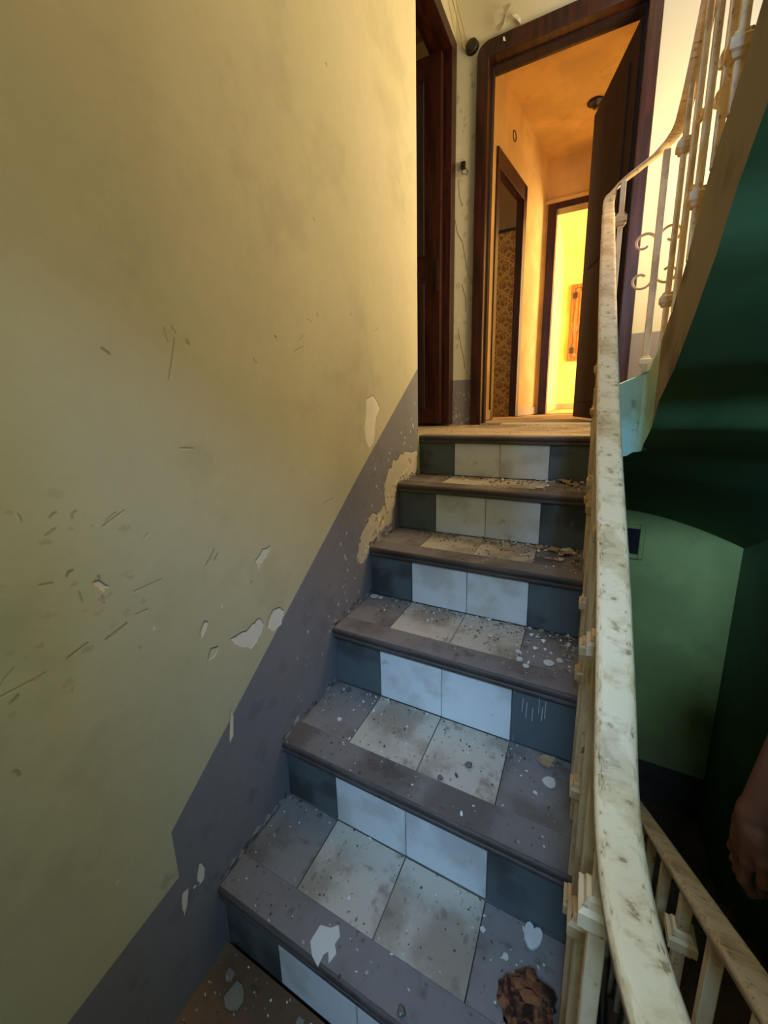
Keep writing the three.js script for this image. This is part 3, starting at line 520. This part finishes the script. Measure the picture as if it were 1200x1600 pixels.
// ---------------------------------------------------------------- fittings on the landing wall
{
  const b = tag(group('junction_box'), 'dark round junction box between the two door frames near the ceiling', 'junction box');
  const g = new THREE.LatheGeometry([[0, .026], [.02, .026], [.024, .022], [.03, .022], [.034, .018], [.034, 0]].map(p => new THREE.Vector2(...p)), 26); g.rotateX(Math.PI / 2);
  mesh('cover', g, M.bakelite, b); const rim = new THREE.TorusGeometry(.034, .004, 8, 26); mesh('rim', rim, M.bakelite, b); b.position.set(-.03, 2.073, ZB);
  [[[-.112, 2.32, -.55], [-.1, 2.22, -.72], [-.085, 2.135, ZB + .02], [-.066, 2.085, ZB + .016], [-.05, 2.07, ZB + .012]], [[-.112, 2.36, -.53], [-.098, 2.27, -.70], [-.075, 2.16, ZB + .016], [-.058, 2.10, ZB + .014], [-.048, 2.08, ZB + .012]], [[-.108, 2.34, -.57], [-.095, 2.2, -.75], [-.083, 2.12, ZB + .03], [-.07, 2.075, ZB + .02], [-.048, 2.055, ZB + .012]]].forEach((P, i) => {
    const c = mesh('cable', new THREE.TubeGeometry(new THREE.CatmullRomCurve3(P.map(p => new THREE.Vector3(...p))), 30, .003, 6), M.cable);
    tag(c, ['uppermost thin pale cable running along the left door frame to the round box', 'middle thin pale cable running along the left door frame to the round box', 'lowest thin pale cable running along the left door frame to the round box'][[1, 0, 2][i]], 'cable', 'cables to the round box');
  });
  const k = tag(group('wire_stub'), 'broken switch stub with loose curled wires on the cracked white strip', 'wiring');
  mesh('stub', uvBox(rbox(-.082, -.055, 1.485, 1.525, ZB, ZB + .018, .003)), M.bakelite, k);
  for (const P of [[[-.06, 1.49, ZB + .01], [-.045, 1.475, ZB + .02], [-.035, 1.455, ZB + .02], [-.05, 1.445, ZB + .018]], [[-.075, 1.487, ZB + .01], [-.07, 1.46, ZB + .02], [-.05, 1.45, ZB + .025], [-.04, 1.47, ZB + .02]]]) mesh('wire', new THREE.TubeGeometry(new THREE.CatmullRomCurve3(P.map(p => new THREE.Vector3(...p))), 18, .002, 5), M.black, k);
  // vent frame high on the lower green wall
  const v = tag(group('framed_panel'), 'small square framed dark panel high on the lower green wall', 'wall panel');
  mesh('frame', uvBox(mergeGeometries([rbox(1.0, 1.025, -.78, -.575, ZB, ZB + .022, .004), rbox(.82, .845, -.78, -.575, ZB, ZB + .022, .004), rbox(.845, 1.0, -.6, -.575, ZB, ZB + .022, .004), rbox(.845, 1.0, -.78, -.755, ZB, ZB + .022, .004)])), M.green, v);
  mesh('panel', uvBox(box(.845, 1.0, -.755, -.6, ZB + .001, ZB + .006)), M.black, v);
}

// ---------------------------------------------------------------- fallen plaster, chips, leaves
function flakeGeo(r, pts, th = .003, curl = 0) {
  const s = new THREE.Shape(); pts.forEach(([x, y], i) => (i ? s.lineTo(x * r, y * r) : s.moveTo(x * r, y * r))); s.closePath();
  const g = new THREE.ExtrudeGeometry(s, { depth: th, bevelEnabled: true, bevelThickness: .0006, bevelSize: .0006, bevelSegments: 1, curveSegments: 4 });
  g.rotateX(-Math.PI / 2); if (curl) { const p = g.attributes.position; for (let i = 0; i < p.count; i++) p.setY(i, p.getY(i) + curl * (p.getX(i) ** 2 + .5 * p.getZ(i) ** 2)); g.computeVertexNormals(); }
  return g;
}
const jagged = (n, a = .35) => { const o = []; for (let i = 0; i < n; i++) { const t = i / n * Math.PI * 2, q = 1 - a * rnd(); o.push([Math.cos(t) * q, Math.sin(t) * q]); } return o; };
function put(name, geo, m, x, y, z, turn, label, cat, grp) { const o = mesh(name, geo, m); o.position.set(x, y, z); o.rotation.y = turn; return tag(o, label, cat, grp); }
put('paint_flake', flakeGeo(.03, [[-.5, 1], [.3, .9], [.8, 1.1], [1, .5], [.7, .1], [.9, -.4], [.5, -.9], [.35, -.3], [.05, -.5], [-.2, -1.1], [-.7, -.6], [-1, .1]], .0015), M.flake, .281, Y[5] + .0008, 1.262, .4, 'large white paint flake lying on the front edge of the lowest visible step', 'paint flake');
{
  const s = new THREE.Shape(); s.moveTo(0, -.019); s.bezierCurveTo(.012, -.016, .017, .004, .014, .014); s.bezierCurveTo(.011, .022, .003, .02, 0, .0065); s.bezierCurveTo(-.003, .02, -.011, .022, -.014, .014); s.bezierCurveTo(-.017, .004, -.012, -.016, 0, -.019);
  const g = new THREE.ExtrudeGeometry(s, { depth: .004, bevelEnabled: true, bevelThickness: .003, bevelSize: .003, bevelSegments: 3, curveSegments: 10 }); g.rotateX(-Math.PI / 2);
  put('plaster_chip', g, mat(0xf3efe6, T.plaster, null, 0, .5), .662, Y[5] + .003, 1.058, -.1, 'heart-shaped white chip on the right end of a low step by the railing', 'plaster chip');
}
{
  // crumbling brown lump at the foot of the railing
  const g = new THREE.IcosahedronGeometry(.05, 4), p = g.attributes.position, v = new THREE.Vector3();
  for (let i = 0; i < p.count; i++) { v.fromBufferAttribute(p, i); const u = Math.sin(v.x * 90 + 1) * Math.sin(v.z * 120) * .18 + Math.sin(v.x * 210 + v.y * 160) * Math.sin(v.z * 190 + 2) * .14; v.multiplyScalar(1 + u); v.x *= 1.0; v.z *= .75; v.y = Math.max(v.y * .75, -.004) ; p.setXYZ(i, v.x, v.y, v.z); }
  g.computeVertexNormals(); uvR(g, 6); const w = g; put('rotten_lump', w, M.rot, .663, Y[5] + .004, 1.162, .3, 'crumbling rotten brown lump on the low step beside the railing foot', 'debris');
}
const white = [[.639, 3, .674, .016, 'roundish white paint chip near the railing on the fourth tread'], [.665, 3, .649, .01, 'tiny white chip just right of the roundish one on the fourth tread'], [.558, 3, .655, .009, 'thin white sliver lying left of the roundish chip on the fourth tread'], [.566, 3, .69, .011, 'white sliver at the front edge of the fourth tread'], [.585, 3, .712, .009, 'narrow white chip right beside the front sliver on the fourth tread'],
  [.022, 3, .535, .018, 'crumbled white plaster heap in the wall corner of the fourth tread'], [.050, 3, .53, .01, 'small white crumb beside the plaster heap in the wall corner'],
  [.542, 1, .16, .018, 'flat white paint flake on the front of the second tread from the top'], [.654, 2, .275, .022, 'torn pale plaster flake among litter at the back of the third tread'], [.636, 2, .375, .016, 'pale flake near the front right of the third tread'],
  [.668, 4, .855, .018, 'pinkish plaster crumb in the dust at the right end of the fifth tread'], [.10, 4, .91, .008, 'small white crumb on the left dark tile of the fifth tread'],
  [.09, 6, 1.345, .026, 'curled grey paint peeling on the brown half-landing by the wall'], [.24, 6, 1.31, .01, 'small white crumb at the foot of the lowest riser'], [.05, 6, 1.325, .012, 'pale crumb in the corner of the half-landing and the lowest riser'],
  [.617, 5, 1.112, .007, 'upper of two tiny white crumbs below the heart-shaped chip'], [.64, 5, 1.13, .006, 'lower of two tiny white crumbs below the heart-shaped chip'], [.567, 5, 1.09, .006, 'tiny grey crumb left of the heart-shaped chip']];
white.forEach(([x, k, z, r, label]) => put('plaster_flake', flakeGeo(r, jagged(9), .002, r > .012 ? 8 : 0), k === 6 ? mat(0x9a8c78, T.plaster, T.plasterB, .001, .8) : M.flake, x, Y[k] + .001, z, rnd() * 6, label, 'plaster flake'));
// pebbles and dried drops
[[.461, 5, 1.275, .008, 'shiny dark pebble on the front edge of the lowest visible step'], [.117, 5, 1.05, .006, 'dark pebble on the left dark tile of the lowest visible step'], [.481, 4, .893, .009, 'grey pebble near the middle of the fifth tread'], [.427, 4, .958, .007, 'dark pebble at the nosing of the fifth tread'], [.567, 4, .819, .009, 'grey pebble at the back of the fifth tread by the white riser tile'], [.06, 4, .795, .009, 'dark pebble in the back left corner of the fifth tread']].forEach(([x, k, z, r, label]) => {
  const g = new THREE.IcosahedronGeometry(r, 2), p = g.attributes.position; for (let i = 0; i < p.count; i++) p.setXYZ(i, p.getX(i) * (1 + .2 * Math.sin(p.getZ(i) * 500)), p.getY(i) * .6, p.getZ(i)); g.computeVertexNormals();
  put('pebble', g, mat(0x6c6459, T.grey, null, 0, .35), x, Y[k] + r * .5, z, rnd() * 6, label, 'pebble');
});
// dead leaves and litter at the back right of two treads
[[.612, 2, .30, .03, 'brown dead leaf curled against the riser on the third tread'], [.655, 2, .32, .026, 'brown dead leaf nearest the railing on the third tread'], [.57, 2, .292, .02, 'small brown leaf scrap left of the others on the third tread'], [.62, 1, .03, .03, 'brown dead leaf against the riser on the second tread'], [.655, 1, .08, .024, 'brown leaf scrap nearest the railing on the second tread'], [.655, 4, .80, .028, 'clump of orange dirt in the back right corner of the fifth tread']].forEach(([x, k, z, r, label]) => {
  const g = flakeGeo(r, jagged(18, .6), .001, 0), p = g.attributes.position, f = rnd() * 9;
  for (let i = 0; i < p.count; i++) { const X = p.getX(i) / r, Zp = p.getZ(i) / r; p.setY(i, p.getY(i) + r * (.22 + .2 * Math.sin(X * 4 + f) * Math.cos(Zp * 3 + f) + .25 * X * X)); }
  g.computeVertexNormals(); put(k === 4 ? 'dirt_clump' : 'dead_leaf', g, M.dead, x, Y[k] + .001, z, rnd() * 6, label, k === 4 ? 'debris' : 'leaf');
});
// scraps of plaster, leaf and paint lying thick at the right end of three treads
for (const [k, n, label] of [[1, 70, 'brown and white scraps littering the right end of the second tread'], [2, 90, 'brown and white scraps littering the right end of the third tread'], [3, 60, 'white scraps littering the right end of the fourth tread']]) {
  const g = flakeGeo(1, jagged(8, .5), .18, .3), im = new THREE.InstancedMesh(g, mat(0xffffff, null, null, 0, .9), n), m = new THREE.Matrix4(), q = new THREE.Quaternion(), e = new THREE.Euler(), col = new THREE.Color();
  for (let i = 0; i < n; i++) { const b = Math.pow(rnd(), 1.7), s = rr(.003, .009) * (rnd() < .15 ? 1.4 : 1); e.set(rr(-.5, .5), rnd() * 6, rr(-.5, .5)); q.setFromEuler(e); m.compose(new THREE.Vector3(.69 - .34 * Math.pow(rnd(), 1.5), Y[k] + .002 + rnd() * .003, RZ[k - 1] + .008 + b * .13), q, new THREE.Vector3(s, s * .6, s)); im.setMatrixAt(i, m); im.setColorAt(i, col.set(rnd() < (k === 3 ? .6 : .28) ? 0xe2ddd0 : [0x9a7a58, 0x7c5e44, 0xb09a7c, 0x8a8074][Math.floor(rnd() * 4)])); }
  im.name = numbered('litter'); shade(im); scene.add(im); tag(im, label, 'debris'); im.userData.kind = 'stuff';
}
// uncountable crumbs swept to the backs of the treads
{
  const spec = [[1, 240, 'plaster crumbs and dirt along the back of the second tread'], [2, 420, 'plaster crumbs and dirt along the back of the third tread'], [3, 420, 'white plaster crumbs strewn over the right half of the fourth tread'], [4, 260, 'grit and droppings scattered over the fifth tread'], [5, 200, 'grit scattered over the lowest visible tread'], [6, 220, 'dirt and crumbs on the brown half-landing'], [0, 200, 'dust and crumbs on the landing by the door frames']];
  const g0 = new THREE.IcosahedronGeometry(1, 0);
  for (const [k, n, label] of spec) {
    const im = new THREE.InstancedMesh(g0, mat(0xffffff, null, null, 0, .9), n), m = new THREE.Matrix4(), q = new THREE.Quaternion(), e = new THREE.Euler(), col = new THREE.Color();
    for (let i = 0; i < n; i++) {
      let x, z; const z0 = k === 0 ? -.86 : k ? RZ[k - 1] : -.86, z1 = k === 6 ? 1.5 : NZ[k] - .01, b = Math.pow(rnd(), 2.2);
      if (k === 0) { x = rr(-.1, .68); z = z0 + b * .85; } else if (k === 6) { x = rr(.01, .3); z = z0 + rr(.01, .25); } else if (k <= 3) { x = .7 - .62 * Math.pow(rnd(), 1.4); z = z0 + .004 + b * (z1 - z0) * (x > .35 ? .9 : .4); } else { x = rr(.01, .7); z = z0 + .004 + (rnd() < .5 ? b : rnd()) * (z1 - z0); }
      const s = rr(.0009, .0026) * (rnd() < .12 ? 1.7 : 1); e.set(rnd() * 6, rnd() * 6, rnd() * 6); q.setFromEuler(e);
      m.compose(new THREE.Vector3(x, Y[k] + s * .3, z), q, new THREE.Vector3(s * rr(.8, 1.8), s * .6, s * rr(.8, 1.8))); im.setMatrixAt(i, m);
      const w = rnd(); im.setColorAt(i, w < .3 ? col.set(0xe4e0d6) : w < .6 ? col.set(0x8c7a62) : w < .8 ? col.set(0x5c4a3a) : col.set(0xb0a590));
    }
    im.name = numbered('plaster_crumbs'); shade(im); scene.add(im); tag(im, label, 'debris'); im.userData.kind = 'stuff';
  }
}
// hanging paint over the doorway
[[.135, 2.085, .045, 'larger curl of white paint hanging from the wall above the hall door frame'], [.152, 2.03, .018, 'small white paint scrap dangling below the larger curl over the door frame'], [.215, 2.10, .035, 'white paint scrap right of the curl over the door frame'], [.16, 2.15, .04, 'uppermost white paint scrap above the curl over the door frame']].forEach(([x, y, r, label]) => { const o = mesh('paint_curl', flakeGeo(r, jagged(11, .6), .0015, 14), M.flake); o.rotation.set(Math.PI / 2 - .45, 0, rnd() * 3); o.position.set(x, y, ZB + .028); tag(o, label, 'paint flake'); });

// ---------------------------------------------------------------- person on the lower flight, mostly beyond the right edge
{
  const cap = (p, a, b, ra, rb) => { const bx = b[0] - a[0], by = b[1] - a[1], bz = b[2] - a[2], px = p[0] - a[0], py = p[1] - a[1], pz = p[2] - a[2]; const t = Math.min(1, Math.max(0, (px * bx + py * by + pz * bz) / (bx * bx + by * by + bz * bz))); return Math.hypot(px - bx * t, py - by * t, pz - bz * t) - (ra + (rb - ra) * t); };
  const smin = (a, b, k) => { const h = Math.max(0, k - Math.abs(a - b)) / k; return Math.min(a, b) - h * h * k / 4; };
  const surf = (bones, c, half, res, k, inflate = 0, cut) => {
    const mc = new MarchingCubes(res, M.flake, false, false, 200000); mc.isolation = 0; const f = mc.field, h = res / 2, p = [0, 0, 0];
    for (let z = 0; z < res; z++) for (let y = 0; y < res; y++) for (let x = 0; x < res; x++) {
      p[0] = c[0] + (x - h) / h * half; p[1] = c[1] + (y - h) / h * half; p[2] = c[2] + (z - h) / h * half;
      let d = 1; for (const b of bones) d = smin(d, cap(p, b[0], b[1], b[2], b[3]), b[4] || k);
      d -= inflate; if (cut) d = Math.max(d, cut(p)); f[x + y * res + z * res * res] = -d;
    }
    mc.update(); const n = mc.count, g = new THREE.BufferGeometry(), P = new Float32Array(n * 3), Nn = new Float32Array(n * 3);
    for (let i = 0; i < n; i++) for (let a = 0; a < 3; a++) { P[3 * i + a] = mc.positionArray[3 * i + a] * half + c[a]; Nn[3 * i + a] = mc.normalArray[3 * i + a]; }
    g.setAttribute('position', new THREE.BufferAttribute(P, 3)); g.setAttribute('normal', new THREE.BufferAttribute(Nn, 3)); return uvBox(g, 2);
  };
  const X = 1.235, Z = .93, F = -1.502, sy = F + 1.40;               // stands on the second step down
  const R_ = [[1.065, sy - .03, .87], [1.082, -.385, .85], [1.012, -.625, .895]], L_ = [[1.40, sy - .03, .9], [1.412, sy - .31, .88], [1.408, sy - .54, .92]];
  const arms = [[R_[0], R_[1], .047, .04], [R_[1], R_[2], .04, .0235], [L_[0], L_[1], .042, .034], [L_[1], L_[2], .032, .022], [L_[2], [1.405, sy - .68, .94], .028, .02]];
  const torso = [[[X - .09, sy - .06, Z - .02], [X + .09, sy - .06, Z - .02], .07, .07], [[X, sy - .08, Z], [X, sy - .3, Z], .11, .105], [[X - .06, sy - .12, Z], [X - .05, sy - .45, Z], .085, .085], [[X + .06, sy - .12, Z], [X + .05, sy - .45, Z], .085, .085]];
  const legs = [[[X - .075, F + .84, Z], [X - .08, F + .47, Z + .02], .085, .055], [[X - .08, F + .47, Z + .02], [X - .08, F + .09, Z - .01], .055, .036], [[X + .075, F + .84, Z], [X + .08, F + .47, Z + .02], .085, .055], [[X + .08, F + .47, Z + .02], [X + .08, F + .09, Z - .01], .055, .036]];
  const feet = [[[X - .08, F + .045, Z - .03], [X - .085, F + .035, Z + .075], .038, .03], [[X + .08, F + .045, Z - .03], [X + .085, F + .035, Z + .075], .038, .03]];
  const hd = [X, F + 1.58, Z + .02];
  const head = [[[X, sy - .02, Z - .015], [X, sy + .09, Z], .052, .05], [[hd[0], hd[1] + .03, hd[2] - .015], [hd[0], hd[1] + .01, hd[2] + .005], .083, .076], [[hd[0], hd[1] - .03, hd[2] + .03], [hd[0], hd[1] - .075, hd[2] + .035], .055, .036], [[hd[0], hd[1] + .005, hd[2] + .09], [hd[0], hd[1] - .022, hd[2] + .102], .007, .012, .02], [[hd[0] - .08, hd[1] - .01, hd[2] - .01], [hd[0] - .082, hd[1] + .015, hd[2] - .012], .012, .015, .012], [[hd[0] + .08, hd[1] - .01, hd[2] - .01], [hd[0] + .082, hd[1] + .015, hd[2] - .012], .012, .015, .012]];
  // right hand: palm, four curled fingers and a thumb
  const hand = [[R_[1], R_[2], .04, .0235], [R_[2], [1.008, -.665, .88], .021, .016], [R_[2], [1.008, -.665, .92], .021, .016], [[1.008, -.65, .878], [1.004, -.70, .872], .015, .012], [[1.008, -.65, .893], [1.003, -.706, .891], .016, .0125], [[1.008, -.65, .909], [1.003, -.706, .910], .016, .0125], [[1.009, -.65, .924], [1.005, -.70, .929], .015, .012]];
  [[-.028, .033, .9], [-.009, .04, 1], [.010, .041, 1], [.029, .036, .95]].forEach(([dz, l, q]) => { const b = [1.003, -.703, .9 + dz], m = [1.000 + .001, -.703 - l, .901 + dz * 1.05], n = [1.014, -.703 - l - .022 * q, .902 + dz * 1.02], t = [1.031, -.703 - l - .016 * q, .902 + dz]; hand.push([b, m, .0098, .0088, .006], [m, n, .0088, .0078, .006], [n, t, .0078, .0066, .006]); });
  hand.push([[1.012, -.645, .925], [1.018, -.675, .945], .014, .011, .012], [[1.018, -.675, .945], [1.02, -.71, .95], .0105, .0088, .006], [[1.02, -.71, .95], [1.022, -.735, .946], .0088, .007, .006]);
  const bodyA = surf([...arms, ...torso, ...legs, ...feet, ...head], [X, F + .86, Z], .9, 116, .035, 0, p => (p[0] < 1.11 && p[1] < -.43 && p[1] > -1.0 ? -.43 - p[1] : -1));
  const handG = surf(hand, [1.03, -.61, .9], .205, 128, .012, 0, p => p[1] + .425);
  const skin = mat(0x85563c, T.plaster, T.plasterB, .0006, .6);
  const person = tag(mesh('person', mergeGeometries([bodyA, handG]), skin), 'person in the dark on the lower flight, only bare forearm and curled hand in view', 'person');
  mesh('shirt', surf([...torso, [R_[0], [1.058, sy - .19, .864], .05, .05], [L_[0], [1.408, sy - .2, .885], .046, .042]], [X, sy - .22, Z], .42, 64, .05, .012), mat(0x23262c, T.grey, T.plasterB, .001, .9), person);
  mesh('trousers', surf([...legs, [[X - .06, F + .9, Z], [X + .06, F + .9, Z], .1, .1]], [X, F + .5, Z], .56, 72, .04, .013, p => F + .075 - p[1]), mat(0x1d2230, T.grey, T.plasterB, .001, .9), person);
  mesh('shoe', surf(feet, [X, F + .05, Z + .02], .2, 56, .02, .008, p => F + .002 - p[1]), mat(0x2b2420, T.grey, null, 0, .6), person);
  mesh('hair', surf([[[hd[0], hd[1] + .045, hd[2] - .03], [hd[0], hd[1] + .02, hd[2] - .025], .085, .085]], [hd[0], hd[1] + .03, hd[2]], .16, 44, .02, .003, p => Math.min(1, (hd[1] + .0 - p[1]) + Math.max(0, p[2] - hd[2] - .0) * 1.1)), mat(0x2a1d14, T.wood, T.woodB, .001, .8), person);
  for (const e of [-1, 1]) { const g = new THREE.SphereGeometry(.011, 14, 10); g.translate(hd[0] + e * .03, hd[1] + .012, hd[2] + .072); mesh('eye', g, mat(0xe8e2da, null, null, 0, .3), person); }
  const lip = new THREE.TorusGeometry(.018, .005, 6, 14, Math.PI); lip.rotateZ(Math.PI); lip.scale(1, .35, 1); lip.translate(hd[0], hd[1] - .048, hd[2] + .082); mesh('mouth', lip, mat(0x8a4a40, null, null, 0, .5), person);
}

renderer.render(scene, camera);
